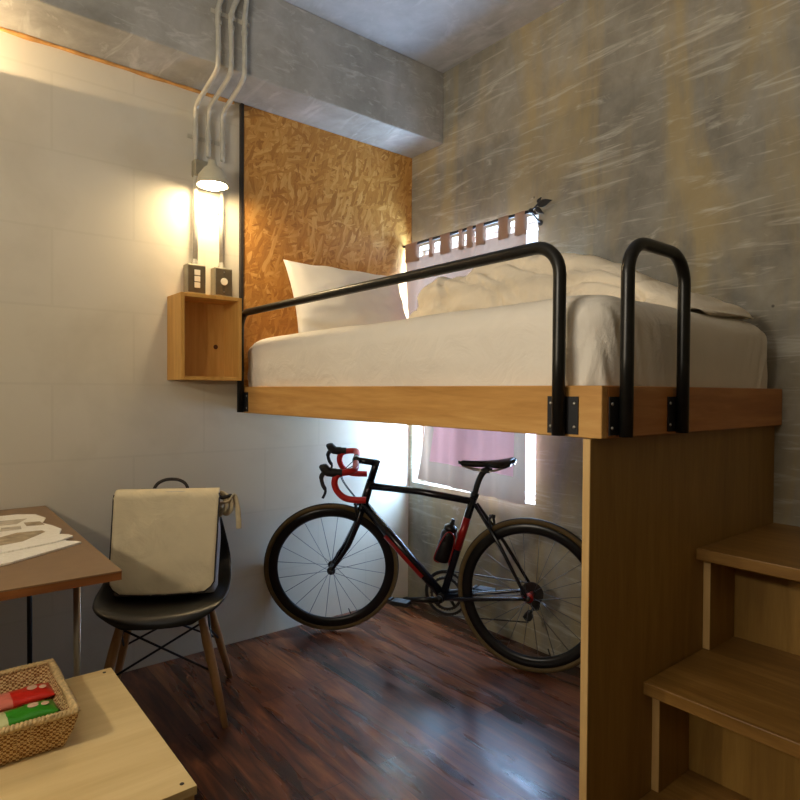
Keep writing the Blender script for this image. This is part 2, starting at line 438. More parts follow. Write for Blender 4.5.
# mattress under a fitted sheet, with drawn-in corners
MX0, MX1, MY0, MY1, MZ0, MZ1 = BX + .02, -.098, BY + .022, -.024, 1.186, 1.468
mt = MB()
def supere(u, v):
    # u around the plan, v from bottom to top centre
    cx, cy = (MX0 + MX1) / 2, (MY0 + MY1) / 2; hx, hy = (MX1 - MX0) / 2, (MY1 - MY0) / 2
    per = [(1, -1), (1, 1), (-1, 1), (-1, -1)]
    a = u * 4; k = int(a) % 4; f = a - int(a)
    p, q = per[k], per[(k + 1) % 4]
    # denser near corners
    f = .5 - .5 * math.cos(PI * f)
    px, py = lerp(p[0], q[0], f), lerp(p[1], q[1], f)
    X, Y = cx + px * hx, cy + py * hy
    if v < .55:
        z = lerp(MZ0, MZ1 - .085, v / .55); ins = 0
        ins = .012 * (1 - v / .55) ** 2
    else:
        a2 = (v - .55) / .45
        if a2 < .6:
            t = a2 / .6 * PI / 2; z = MZ1 - .085 + .085 * math.sin(t); ins = .085 * (1 - math.cos(t))
        else:
            z = MZ1 + .006 * (a2 - .6); ins = .085 + (a2 - .6) / .4 * (hx - .09)
    # plan rounded corner
    rc = .07 + ins * .3
    ex, ey = max(hx - ins, .004), max(hy - ins, hy - hx + .004 if ins > .085 else .05)
    x, y = px * ex, py * ey
    rc = min(rc, ex * .95)
    dx, dy = abs(x) - (ex - rc), abs(y) - (ey - rc)
    if dx > 0 and dy > 0:
        L = math.hypot(dx, dy); s = rc / max(L, 1e-6)
        if L > 1e-6:
            m = max(dx, dy); r2 = m  # square -> round
            x = math.copysign(ex - rc + dx / L * r2, x); y = math.copysign(ey - rc + dy / L * r2, y)
    # corner gathers on the sides
    cd = math.hypot(max(0, hx - abs(x)) , max(0, hy - abs(y)))
    g = math.exp(-cd / .16) * min(1, v / .1) * max(0, 1 - max(0, v - .45) / .35)
    ph = (cd + .30 * (z - MZ0)) * 120
    wv = (math.sin(ph) + .6 * math.sin(ph * 1.7 + 1)) * (1 - math.exp(-(cd / .055) ** 2))
    n = Vector((x / max(hx, 1), y / max(hy, 1), 0)); n = Vector((math.copysign(1, x) if hx - abs(x) < .08 else 0, math.copysign(1, y) if hy - abs(y) < .08 else 0, 0))
    off = .0062 * g * wv
    wob = .006 * noise.noise(V(x * 3.2, y * 3.2, z * 5)) * (1 if v < .9 else .4) + .003 * noise.noise(V(x * 4, y * 4, z * 16 + x * 3))
    sk = min(1, max(0, (-.95 - (cy + y)) / .35)); sk = sk * sk * (3 - 2 * sk)
    if x > 0: x += .088 * sk * x / hx
    return V(cx + x + n.x * (off + wob), cy + y + n.y * (off + wob), z + wob * (0 if v < .2 else .8))
mt.grid(supere, 360, 46, closeu=True)
mo = mt.build('mattress', M_sheet, smooth=True)
tag(mo, 'thick mattress in a white fitted sheet on the loft bed', 'mattress')

# pillow leaning on the strand board
def pillow_fn(hw, hh, th, seed):
    def f(u, v):
        # u: 0..1 round front/back ; v across height
        s = u * 2; front = s <= 1; a = (s if front else 2 - s) * 2 - 1; b = v * 2 - 1
        pin = 1 - .055 * (1 - b * b) ** 1. if True else 1
        x = a * hw * (1 - .045 * (1 - b * b)); y = b * hh * (1 - .06 * (1 - a * a))
        t = (max(0, 1 - abs(a) ** 2.6) ** .6) * (max(0, 1 - abs(b) ** 2.6) ** .6)
        t *= th * (1 + .22 * noise.noise(V(a * 1.8 + seed, b * 1.8, seed)))
        z = t if front else -t * .55
        z += .010 * noise.noise(V(a * 5 + seed, b * 4, 2.)) * min(1, t / th * 3)
        return V(x, y, z)
    return f
pl = MB(); pl.grid(pillow_fn(.352, .205, .085, 1.3), 64, 28)
lean = math.radians(22)
pm = Matrix.Translation((-.545, -.195, 1.662)) @ Matrix.Rotation(PI / 2 - lean, 4, 'X')
pl.xf(pm)
tag(pl.build('pillow', M_pillow, smooth=True), 'white pillow propped against the orange strand board', 'pillow')

# rumpled cream quilt heaped along the concrete wall
qm = MB()
def quilt(u, v):
    y = lerp(-.58, -1.93, u); a = v * PI
    H = [(.0, .16), (.05, .23), (.14, .285), (.30, .30), (.48, .29), (.64, .25), (.76, .19), (.88, .10), (1, .0)]
    for (t0, h0), (t1, h1) in zip(H, H[1:]):
        if t0 <= u <= t1: h = lerp(h0, h1, (u - t0) / (t1 - t0)); break
    w = .19 + .02 * math.sin(u * 7); cx = -.315 - .01 * math.sin(u * 5)
    e = .62
    c, s = math.cos(a), math.sin(a)
    x = cx - w * math.copysign(abs(c) ** e, c); z = 1.472 + h * abs(s) ** .75
    p = V(x, y, z)
    d = .024 * noise.noise(V(x * 6, y * 4, z * 7)) + .017 * noise.noise(V(x * 3 + 5, y * 10 + z * 9, z * 22))
    ridge = abs(noise.noise(V(y * 3.5 + 8, z * 13 - y * 3, 4.))); d -= .034 * max(0, .14 - ridge) / .14
    nx, nz = -c, s
    return V(min(x + nx * d * 1., -.085), y, max(z + nz * d, 1.4705 - .02 * max(0, u - .8) / .2))
qm.grid(quilt, 150, 48)
qm.bm.verts.ensure_lookup_table()
NQ = 49
for i in (0, 150):
    qm.bm.faces.new([qm.bm.verts[i * NQ + j] for j in range(NQ)])
tag(qm.build('quilt', M_duvet, smooth=True), 'rumpled cream quilt heaped on the bed along the concrete wall', 'quilt')

# ------------------------------------------------------------------ staircase under the bed end
PY0, PY1 = -1.957, -1.937
stairs = thing('loft_staircase', (-.54, -2.25, 0), 'wooden box staircase with tall side panel under the bed end', 'staircase')
sp = MB().box((BX - .005, PY0, 0), (-.003, PY1, 1.112)).build('side_panel', M_panel, stairs)
MB().box((BX - .0085, PY0 + .0005, .001), (BX - .0055, PY1 - .0005, 1.111)).build('edge_or_light_strip', M_edge, sp)  # thin strip whose pale colour carries the lamplight on the panel edge
SY0 = -2.60
for k, (xn, zt) in enumerate(((-.565, .778), (-.845, .478), (-1.115, .178))):
    xr = xn + .225   # riser of the box above stands here
    MB().box((xn, SY0, zt - .033), (-.003 if k == 0 else xn + .53, PY0 - .001, zt)).build('tread', M_step, stairs, bevel=.0025)
    zb = (.478, .178, 0)[k] + .001
    st = MB().box((xn + .05, PY0 - .021, zb), (xn + .21, PY0 - .001, zt - .034)).build('stile', M_panel, stairs)
    MB().box((xn + .211, SY0, zb), (xn + .229, PY0 - .001, zt - .034)).build('riser', M_panel, stairs)
    MB().box((xn + .047, PY0 - .0205, zb + .001), (xn + .0497, PY0 - .0015, zt - .035)).build('edge_or_light_strip', M_edge, st)  # pale strip again, lamplight on the stile edge as colour

# ------------------------------------------------------------------ crate shelf + electrics on the white wall
cr = thing('box_shelf', (-1.24, 0, 1.262), 'open pine box shelf screwed to the white wall below the switches', 'shelf')
CX0, CX1, CY, CZ0, CZ1 = -1.409, -1.135, -.178, 1.262, 1.634
tk = .016
MB().box((CX0, CY, CZ0), (CX0 + tk, -.001, CZ1)).build('side_board', M_crate, cr, bevel=.0015)
MB().box((CX1 - tk, CY, CZ0), (CX1, -.001, CZ1)).build('side_board', M_crate, cr, bevel=.0015)
MB().box((CX0 + tk, CY, CZ1 - tk), (CX1 - tk, -.001, CZ1)).build('top_board', M_crate, cr, bevel=.0015)
MB().box((CX0 + tk, CY, CZ0), (CX1 - tk, -.001, CZ0 + tk)).build('bottom_board', M_crate, cr, bevel=.0015)
bk = MB().box((CX0 + tk, -.014, CZ0 + tk), (CX1 - tk, -.001, CZ1 - tk)).build('back_board', M_crate_back, cr)
MB().lathe([(0, .002), (.008, .002), (.011, 0)], Matrix.Translation((-1.19, -.0142, 1.42)) @ Matrix.Rotation(PI / 2, 4, 'X'), 14).build('knot', M_knot, bk)

ZBX0, ZBX1 = 1.652, 1.785
def elec(name, x0, x1, label, cat, sw):
    t = thing(name, ((x0 + x1) / 2, 0, ZBX0), label, cat)
    MB().box((x0, -.052, ZBX0), (x1, -.001, ZBX1)).build('box', M_box, t, bevel=.004)
    pt = MB().box((x0 + .004, -.058, ZBX0 + .006), (x1 - .004, -.0525, ZBX1 - .006)).build('cover_plate', M_plate, t, bevel=.002)
    cx = (x0 + x1) / 2; cz = (ZBX0 + ZBX1) / 2
    if sw:
        for dz in (-.028, 0, .028):
            MB().box((cx - .013, -.063, cz + dz - .012), (cx + .013, -.0582, cz + dz + .012)).build('rocker', M_ivory, pt, bevel=.0015)
    else:
        MB().lathe([(0, .004), (.016, .004), (.017, 0)], Matrix.Translation((cx, -.0582, cz + .002)) @ Matrix.Rotation(PI / 2, 4, 'X'), 18).build('socket', M_ivory, pt)
        for dz in (-.045, .045):
            MB().lathe([(0, .002), (.003, .002), (.004, 0)], Matrix.Translation((cx, -.0582, cz + dz)) @ Matrix.Rotation(PI / 2, 4, 'X'), 10).build('screw', M_screw, pt)
    for dx in (-.0,):
        MB().lathe([(.016, 0), (.016, .012), (.0125, .013), (.0125, .026)], Matrix.Translation((cx + dx, -.026, ZBX1)), 16).build('connector', M_galv, t, smooth=False)
    return t
elec('switch_box', -1.338, -1.252, 'metal switch box with three white rockers on the white wall', 'light switch', True)
elec('outlet_box', -1.211, -1.125, 'metal outlet box with one round socket beside the strand board', 'outlet', False)

PR = .0105
def conduit(xb, xw, zend, label, topbend):
    t = thing('conduit', (xw, 0, zend), label, 'conduit pipe', 0, 'galvanised conduits on the white wall')
    yb, yw = -BD - .014, -.026
    P = [V(xb + topbend, yb, HC - .003), V(xb + topbend * .9, yb, HC - .06), V(xb, yb, HC - .17), V(xb, yb, 2.70), V(xb, yb, 2.62),
         V(lerp(xb, xw, .15), yb + .015, 2.565), V(lerp(xb, xw, .5), -.17, 2.535), V(lerp(xb, xw, .85), yw - .02, 2.505), V(xw, yw, 2.45), V(xw, yw, 2.40)]
    pts = spline(P, 7)
    if zend < 2.38: pts += [V(xw, yw, lerp(2.38, zend, i / 4)) for i in range(1, 5)]
    o = MB().tube(pts, PR, 12).build('pipe', M_galv, t, smooth=True)
    for (x, y, z, face) in ((xb, yb, 2.80, -BD), (xw, yw, 2.37, 0)):
        if z > zend:
            MB().tube([(x, y, z - .009), (x, y, z + .009)], PR + .0025, 14).box((x - .028, face - .004, z - .009), (x + .028, face - .0005, z + .009)).build('clamp', M_galv, t)
    MB().tube([(xb, yb, 2.742), (xb, yb, 2.758)], PR + .003, 14).build('coupling', M_galv, t)
    return t
conduit(-1.295, -1.291, ZBX1 + .02, 'long galvanised conduit from the ceiling down to the switch box', .035)
conduit(-1.238, -1.232, 2.285, 'middle galvanised conduit bending under the beam to the wall lamp', .045)
conduit(-1.178, -1.165, 2.285, 'galvanised conduit nearest the strand board running to the wall lamp', .012)
t = thing('conduit', (-1.168, 0, ZBX1), 'short galvanised conduit between wall lamp and outlet box', 'conduit pipe', 0, 'galvanised conduits on the white wall')
MB().tube([(-1.168, -.026, ZBX1 + .02), (-1.168, -.026, 2.0), (-1.168, -.026, 2.205)], PR, 12).build('pipe', M_galv, t, smooth=True)
MB().tube([(-1.168, -.026, 2.04), (-1.168, -.026, 2.058)], PR + .0025, 14).box((-1.196, -.004, 2.04), (-1.14, -.0005, 2.058)).build('clamp', M_galv, t)

def lampfix(name, x, zr, label, up=False, strength=60):
    s = -1 if up else 1
    t = thing(name, (x, 0, zr), label, 'wall lamp')
    z = lambda d: zr + s * d
    MB().box((x - .05, -.045, min(z(.06), z(.135))), (x + .05, -.001, max(z(.06), z(.135)))).build('junction_box', M_box, t, bevel=.006)
    yl = -.125
    Ml = Matrix.Translation((x, yl, zr)) @ (Matrix.Rotation(PI, 4, 'X') if up else Matrix())
    prof = [(.0655, .001), (.068, .0), (.0685, .004), (.060, .045), (.038, .075), (.022, .088), (.018, .11), (.0, .112)]
    inner = [(.0, .095), (.016, .085), (.034, .070), (.056, .042), (.0655, .001)]
    MB().lathe(inner[::1] + prof[1:], Ml, 32).build('lamp_shade', M_shade, t, smooth=True)
    MB().tube([(x, -.044, z(.1)), (x, yl, z(.1))], .011, 12).build('arm', M_box, t, smooth=True)
    MB().lathe([(0, -.013), (.024, -.0115), (.042, -.0075), (.054, -.001), (.0585, .006), (.050, .012), (.03, .02), (0, .022)], Ml, 28).build('bulb', emit('lamp_glow' + name, (1, .76, .44, 1), strength), t, smooth=True)
    return t
M_shade = plain('cream_enamel_shade', srgb(206, 198, 170), .4, 0, .05, 20)
LAMP_S = 165
lampfix('wall_lamp', -1.252, 2.126, 'lit wall lamp with round shade between the conduits', strength=LAMP_S)

# ------------------------------------------------------------------ curtain
cz = 2.058
rod = thing('curtain_rod', (-.06, -.5, cz), 'thin black curtain rod with leaf finial over the window', 'curtain rod')
MB().tube([(-.06, -.008, cz), (-.06, -.94, cz)], .0075, 12).build('rod', M_blackmat, rod, smooth=True)
fin = MB().tube(spline([(-.06, -.935, cz), (-.06, -.965, cz + .012), (-.06, -.99, cz + .03)]), .004, 8).lathe([(0, -.012), (.011, -.008), (.013, 0), (.011, .008), (0, .012)], Matrix.Translation((-.06, -.943, cz)) @ Matrix.Rotation(PI / 2, 4, 'X'), 14).build('finial', M_blackmat, rod, smooth=True)
def leaf(p, d, L, w):
    p, d = Vector(p), Vector(d).normalized(); sd = d.cross(V(1, 0, .15)).normalized(); nn = d.cross(sd)
    m = MB()
    def f(u, v):
        b = v * 2 - 1; ww = w * math.sin(PI * min(.999, max(.001, u)) ** .8)
        return p + d * (L * u) + sd * (b * ww) + nn * (.006 * b * b - .012 * u * u)
    m.grid(f, 10, 4); return m.build('leaf', M_blackmat, fin, smooth=True, solid=.0015)
leaf((-.06, -.985, cz + .016), (-.15, -1, .06), .078, .017)
leaf((-.06, -.972, cz + .01), (.0, -.8, -.75), .05, .012)
leaf((-.06, -.985, cz + .026), (.1, -.3, 1), .03, .01)
leaf((-.06, -.96, cz - .002), (0, -.5, -.9), .026, .008)
MB().tube([(-.002, -.952, cz - .045), (-.03, -.950, cz - .028), (-.06, -.945, cz - .004)], .004, 8).lathe([(.0, 0), (.014, 0), (.014, .003), (0, .004)], Matrix.Translation((-.0005, -.952, cz - .045)) @ Matrix.Rotation(-PI / 2, 4, 'Y'), 12).build('bracket', M_blackmat, rod)

cur = thing('curtain', (-.055, -.5, .69), 'tab-top curtain with pink centre and taupe borders over the window', 'curtain')
CT, CB = 1.978, .69
def ca(y0, y1, z0, z1, ny, nz, dx=0., bot=None):
    def f(u, v):
        z = lerp(z1, z0, v); h = (CT - z) / (CT - CB)
        yl = -.035 - .165 * min(1, h / .76) ** 1.5 + .05 * max(0, (h - .76) / .24)
        y = lerp(y0, y1, u)
        # gather the left edge in as it falls
        s = (y - -.915) / (-.035 - -.915); y = lerp(-.915, yl, s)
        amp = .011 * (.4 + .6 * h)
        x = -.058 + dx + amp * math.sin(y * 34 + 1.5 * h) * .6 + amp * .5 * math.sin(y * 61 + 3 - 2 * h)
        if z < 1.50 and z > 1.08: x = max(-.086, x)
        zz = z + (.035 * s - .004) * (h ** 4)
        return V(min(-.03, x), y, zz)
    return MB().grid(f, ny, nz)
CW = lambda t: lerp(-.035, -.915, t)
PA, PB, PZ = .12, .92, .815
pnk = ca(CW(PA), CW(PB), PZ, 1.74, 40, 40).build('centre_panel', M_pink, cur, smooth=True)
ca(CW(0), CW(1), 1.74, CT, 60, 8).build('top_border', M_taupe, cur, smooth=True)
ca(CW(0), CW(1), CB, PZ, 60, 10).build('bottom_border', M_taupe, cur, smooth=True)
ca(CW(0), CW(PA), PZ, 1.74, 14, 40).build('side_border', M_taupe, cur, smooth=True)
ca(CW(PB), CW(1), PZ, 1.74, 14, 40).build('side_border', M_taupe, cur, smooth=True)
for y0, y1 in ((-.04, -.145), (-.245, -.272), (-.335, -.41), (-.475, -.503), (-.535, -.578), (-.60, -.655), (-.75, -.815), (-.855, -.915)):
    def tf(u, v, y0=y0, y1=y1):
        # loop: front, over the rod, back
        y = lerp(y0, y1, v)
        path = [V(-.070, y, CT - .02), V(-.0705, y, cz - .01), V(-.068, y, cz + .006), V(-.06, y, cz + .0105), V(-.052, y, cz + .006), V(-.050, y, cz - .01), V(-.054, y, CT - .02)]
        k = min(int(u * 6), 5); return path[k].lerp(path[k + 1], u * 6 - k)
    MB().grid(tf, 12, 3).build('tab', M_taupe, cur, smooth=True)
def flare(u, v):   # pink hem that spreads over the bed next to the quilt
    y = lerp(-.26, -.56, u); s = v
    z = lerp(1.60, 1.475 + .05 * u, s) + .012 * math.sin(u * 9); x = lerp(-.088, -.17 - .15 * u, s)
    return V(x, y, z + .006 * noise.noise(V(u * 6, v * 3, 1)))
tag(MB().grid(flare, 24, 10).build('hem_fold', M_pink, cur, smooth=True, solid=.002), 'pink fold spreading onto the bed')

# ------------------------------------------------------------------ bicycle (local: x forward, y left, z up, origin at rear contact)
bike = thing('road_bicycle', (-.2033, -1.0796, 0), 'dark road bicycle with red bar tape parked under the loft bed', 'bicycle', 2.0284)
WR = .336
BB = V(.408, 0, .271); SCL = V(.263, 0, .742); HT1 = V(.787, 0, .783); HT0 = V(.832, 0, .648); RH = V(0, 0, WR); FH = V(.9975, 0, WR)
fr = MB()
fr.tube([SCL.lerp(BB, -.02), BB], .0172, 16)
fr.tube([SCL + V(.004, 0, -.02), SCL.lerp(HT1 + V(.004, 0, -.03), .5), HT1 + V(.006, 0, -.028)], [.0165, .0165, .018], 16)
fr.tube([HT0 + V(-.002, 0, .018), BB], [.0232, .0225], 18)
fr.tube([HT0, HT1], [.022, .0195], 18)
fr.tube([BB + V(0, -.036, 0), BB + V(0, .036, 0)], .0215, 18)
for s in (1, -1):
    fr.tube([SCL + V(-.01, s * .012, -.03), V(.13, s * .036, .545), RH + V(.02, s * .062, .03), RH + V(0, s * .064, 0)], [.009, .008, .007, .006], 10)
    fr.tube([BB + V(-.02, s * .022, -.002), V(.26, s * .040, .29), V(.08, s * .060, .325), RH + V(0, s * .064, 0)], [.011, .010, .008, .006], 10)
frame = fr.build('frame', M_frame, bike, smooth=True, local=True)
dd = (BB - HT0); 
MB().tube([HT0.lerp(BB, .32) + V(.0, .0, .0), HT0.lerp(BB, .78)], .0236, 18, flat=1.).build('down_tube_decal', M_redp, frame, smooth=True, local=True)
MB().tube([SCL.lerp(BB, .2), SCL.lerp(BB, .52)], .0177, 16).build('seat_tube_decal', M_redp, frame, smooth=True, local=True)
# seat post + saddle
MB().tube(spline([SCL.lerp(BB, .1), SCL, V(.24, 0, .82), V(.215, 0, .862), V(.19, 0, .872)]), .0135, 14).build('seat_post', M_blackmat, bike, smooth=True, local=True)
MB().tube([SCL + V(-.001, 0, .0), SCL + V(-.008, 0, .022)], .019, 14).build('seat_clamp', M_black, bike, smooth=True, local=True)
sd = MB()
def saddle(u, v):
    x = lerp(.338, .072, u); a = v * 2 * PI
    w = .017 + .055 * (1 / (1 + math.exp(-(u - .62) * 14))) ; 
    if u < .06: w *= math.sqrt(max(0.02, u / .06))
    if u > .93: w *= math.sqrt(max(.02, (1 - u) / .07))
    h = .018 + .006 * u
    if u < .06 or u > .95: h *= .6
    zc = .893 + .022 * (u - .35) ** 2 * 2 + .012 * u
    y = w * math.cos(a); z = zc + (h * .55 * math.sin(a) if math.sin(a) > 0 else h * 1.0 * math.sin(a) * (abs(math.cos(a)) ** .5 + .25))
    return V(x, y, z - .25 * y * y / .07)
sd.grid(saddle, 36, 24)
sad = sd.build('saddle', M_black, bike, smooth=True, local=True)
for s in (1, -1):
    MB().tube(spline([(.32, s * .008, .883), (.25, s * .022, .868), (.17, s * .022, .868), (.10, s * .03, .892)]), .0035, 8).build('saddle_rail', M_chrome, sad, smooth=True, local=True)
MB().box((.185, -.026, .858), (.225, .026, .876)).build('rail_clamp', M_blackmat, bike, local=True, bevel=.003)

def wheel(name, c, M, nsp, hub_w, redhub):
    X = lambda m: m.xf(M) if M else m
    c = Vector(c)
    def ring(R0, prof, n=96):
        m = MB()
        def f(u, v):
            k = v * len(prof); i = int(k) % len(prof)
            r, y = prof[i]; a = u * 2 * PI
            return c + V((R0 + r) * math.cos(a), y, (R0 + r) * math.sin(a))
        m.grid(f, n, len(prof), closeu=True); return m
    rim = X(ring(.300, [(.012, .010), (.010, .0125), (-.018, .011), (-.032, .004), (-.032, -.004), (-.018, -.011), (.010, -.0125), (.012, -.010)])).build(name, M_rim, bike, smooth=True, local=True)
    X(ring(.322, [(.0135 * math.cos(a), .0128 * math.sin(a)) for a in [k * PI / 8 for k in range(16)]])).build('tire', M_tire, rim, smooth=True, local=True)
    X(ring(.3325, [(.0035, 0), (.0025, .006), (-.001, .0085), (-.0015, 0), (-.001, -.0085), (.0025, -.006)])).build('tread', M_tread, rim, smooth=True, local=True)
    hb = MB().lathe([(0, -hub_w), (.012, -hub_w), (.021, -hub_w + .004), (.021, -hub_w + .008), (.012, -hub_w + .014), (.011, hub_w - .014), (.021, hub_w - .008), (.021, hub_w - .004), (.012, hub_w), (0, hub_w)], Matrix.Translation(c) @ Matrix.Rotation(PI / 2, 4, 'X'), 20)
    X(hb).build('hub', M_redp if redhub else M_black, rim, smooth=False, local=True)
    for k in range(nsp):
        s = 1 if k % 2 else -1; a = (k + .5) * 2 * PI / nsp; tw = (.55 if (k // 2) % 2 else -.55) if redhub else .12 * (1 if (k // 2) % 2 else -1)
        p0 = c + V(.019 * math.cos(a + tw), s * (hub_w - .006), .019 * math.sin(a + tw)); p1 = c + V(.272 * math.cos(a), s * .001, .272 * math.sin(a))
        X(MB().tube([p0, p1], .00125, 6)).build('spoke', M_spoke, rim, smooth=True, local=True)
    X(MB().tube([c + V(0, -hub_w - .012, 0), c + V(0, hub_w + .012, 0)], .005, 10).lathe([(0, 0), (.011, 0), (.012, .008), (.006, .012), (0, .012)], Matrix.Translation(c + V(0, hub_w + .008, 0)) @ Matrix.Rotation(-PI / 2, 4, 'X'), 14)).build('axle', M_chain, rim, smooth=True, local=True)
    va = -1.9
    X(MB().tube([c + V(.27 * math.cos(va), 0, .27 * math.sin(va)), c + V(.235 * math.cos(va), 0, .235 * math.sin(va))], .0028, 8)).build('valve', M_black, rim, smooth=True, local=True)
    return rim
ax = (HT1 - HT0).normalized()
TURN = 28.5
S = Matrix.Translation(HT0) @ Matrix.Rotation(math.radians(TURN), 4, ax) @ Matrix.Translation(-HT0)
dz = (S @ FH).z - WR
S = Matrix.Translation((0, 0, -dz)) @ S if abs(dz) < .01 else S
wheel('rear_wheel', RH, None, 24, .05, True)
wheel('front_wheel', FH, S, 20, .042, False)
# fork
fk = MB()
cw = HT0 + V(.005, 0, -.018)
fk.tube([HT0 + V(-.004, 0, .01), cw], .0225, 16)
for s in (1, -1):
    fk.tube(spline([cw + V(.0, s * .012, 0), V(.862, s * .033, .565), V(.912, s * .042, .46), V(.965, s * .048, .385), FH + V(0, s * .05, 0)], 5), [.0165] * 6 + [.0150] * 5 + [.0125] * 5 + [.009] * 4 + [.008], 12, flat=.7)
fork = fk.xf(S).build('fork', M_frame, bike, smooth=True, local=True)
def brake(par, M, c, yv):
    m = MB().tube(spline([c + V(0, .0, .012), c + V(.005, .028, .0), c + V(.0, .03, -.03), c + V(0, .016, -.05)]), .006, 8).tube(spline([c + V(0, .0, .012), c + V(.005, -.028, .0), c + V(.0, -.03, -.03), c + V(0, -.016, -.05)]), .006, 8).tube([c + V(-.012, 0, .008), c + V(.014, 0, .008)], .008, 10)
    if M: m.xf(M)
    return m.build('brake_caliper', M_blackmat, bike, smooth=True, local=True)
brake(fork, S, V(.862, 0, .655), 0)
brake(frame, None, V(.175, 0, .655), 0)
# stem, bars
stem = MB().tube([HT1, HT1 + ax * .104], .0175, 14).tube([HT1 + ax * .09, V(.855, 0, .886)], [.0165, .0155], 14).tube([V(.855, -.022, .886), V(.855, .022, .886)], .019, 14)
stem.xf(S).build('stem', M_frame, bike, smooth=True, local=True)
BC = V(.855, 0, .886); hand = []
bar = MB().tube([BC + V(0, -.06, 0), BC + V(0, .06, 0)], .0145, 14); bar.xf(S)
hb = bar.build('handlebar', M_frame, bike, smooth=True, local=True)
for s in (1, -1):
    P = [BC + V(0, s * .055, 0), BC + V(.0, s * .14, -.001), BC + V(.012, s * .185, -.002), BC + V(.06, s * .200, -.006), BC + V(.086, s * .202, -.020), BC + V(.094, s * .203, -.056), BC + V(.076, s * .205, -.098), BC + V(.035, s * .208, -.126), BC + V(-.045, s * .210, -.134)]
    MB().tube(spline(P, 8), .0150, 14).xf(S).build('bar_tape', M_red, hb, smooth=True, local=True)
    h0 = BC + V(.058, s * .201, -.004)
    hood = MB().tube(spline([h0, h0 + V(.030, 0, .002), h0 + V(.060, 0, .006), h0 + V(.080, 0, .026), h0 + V(.084, 0, .042)], 6), [.0175] * 6 + [.020] * 6 + [.0215] * 6 + [.0205] * 4 + [.017] * 2 + [.011], 14)
    hd = hood.xf(S).build('brake_hood', M_blackmat, hb, smooth=True, local=True)
    lv = MB().tube(spline([h0 + V(.076, 0, .010), h0 + V(.094, 0, -.015), h0 + V(.090, s * .004, -.05), h0 + V(.078, s * .010, -.08), h0 + V(.092, s * .014, -.112)], 6), [.011] * 8 + [.009] * 9 + [.006] * 8, 10, flat=.6)
    lv.xf(S).build('brake_lever', M_blackmat, hb, smooth=True, local=True)
# cables looping in front of the head tube
for s, dzc in ((1, 0), (-1, -.02)):
    a = S @ (BC + V(.01, s * .05, -.012)); b = S @ (BC + V(.075, s * .04, -.07 + dzc)); c2 = S @ V(.862, s * .01, .69)
    MB().tube(spline([a, b, c2], 10), .0022, 8).build('brake_cable', M_black, bike, smooth=True, local=True)
# drivetrain on the right side (-y)
def disc_ring(c, ro, ri, y, th, n=48, teeth=0):
    m = MB()
    def f(u, v):
        a = u * 2 * PI; k = int(v * 4) % 4
        rr = ro + (.0018 * (1 if int(u * n) % 2 else -1) if teeth else 0)
        r, yy = ((rr, y - th), (rr, y + th), (ri, y + th), (ri, y - th))[k]
        return V(c.x + r * math.cos(a), yy, c.z + r * math.sin(a))
    m.grid(f, n, 4, closeu=True); return m
cs = MB()
cs.tube([BB + V(0, -.062, 0), BB + V(0, -.040, 0)], .022, 18)
for k in range(5):
    a = k * 2 * PI / 5 + .3; cs.tube([BB + V(.012 * math.cos(a), -.047, .012 * math.sin(a)), BB + V(.078 * math.cos(a), -.045, .078 * math.sin(a))], [.010, .007], 8)
ca_ = -.12 ; d1 = V(math.cos(PI + ca_), 0, math.sin(PI + ca_))   # right crank points back, left crank forward
cs.tube([BB + V(0, -.058, 0), BB + d1 * .17 + V(0, -.070, 0)], [.015, .011], 12, flat=.7)
cs.tube([BB + V(0, .045, 0), BB - d1 * .0 + V(0, .058, 0)], .017, 14)
cs.tube([BB + V(0, .058, 0), BB - d1 * .17 + V(0, .070, 0)], [.015, .011], 12, flat=.7)
crank = cs.build('crankset', M_black, bike, smooth=True, local=True)
disc_ring(BB, .105, .093, -.046, .0018, 96, 1).build('chainring', M_black, crank, local=True)
disc_ring(BB, .079, .066, -.041, .0018, 72, 1).build('chainring', M_chain, crank, local=True)
for s, e in ((1, BB - d1 * .17), (-1, BB + d1 * .17)):
    pd = MB().tube([e + V(0, s * .070, 0), e + V(0, s * .125, 0)], .007, 10).prism([e + V(-.045, s * .082, -.008), e + V(.03, s * .082, -.011), e + V(.048, s * .082, 0.0), e + V(.03, s * .082, .010), e + V(-.045, s * .082, .008)], (0, s * .055, 0)).box(tuple(e + V(.042, s * .085 if s > 0 else s * .13, -.004)), tuple(e + V(.055, s * .13 if s > 0 else s * .085, .012)))
    pd.build('pedal', M_blackmat, bike, local=True, bevel=.002)
cas = MB()
for k in range(8):
    rr = .022 + .0042 * k; y = -.050 + .0042 * k
    cas.tube([RH + V(0, y - .001, 0), RH + V(0, y + .001, 0)], rr, 28)
cas.build('cassette', M_chain, bike, local=True)
rd = MB().tube([RH + V(-.01, -.066, -.02), RH + V(-.014, -.075, -.055)], .012, 10).tube([RH + V(-.014, -.06, -.05), RH + V(.022, -.06, -.115)], .006, 8)
rd.tube([RH + V(-.006, -.066, -.06), RH + V(-.006, -.052, -.06)], .020, 18).tube([RH + V(.024, -.066, -.118), RH + V(.024, -.052, -.118)], .020, 18).build('rear_derailleur', M_blackmat, bike, smooth=False, local=True)
ch = MB()
pts = arc(BB + V(0, -.046, 0), (0, 0, 1), (1, 0, 0), .107, .0, PI, 14) + [RH + V(.02, -.046, -.139), RH + V(.044, -.046, -.118), RH + V(.022, -.046, -.088), RH + V(-.024, -.042, -.075)] + arc(RH + V(0, -.04, 0), (-1, 0, -.2), (0, 0, 1), .038, 0, PI / 2 + .2, 6)
ch.tube(pts, .0032, 6, closed=True).build('chain', M_chain, bike, smooth=True, local=True)
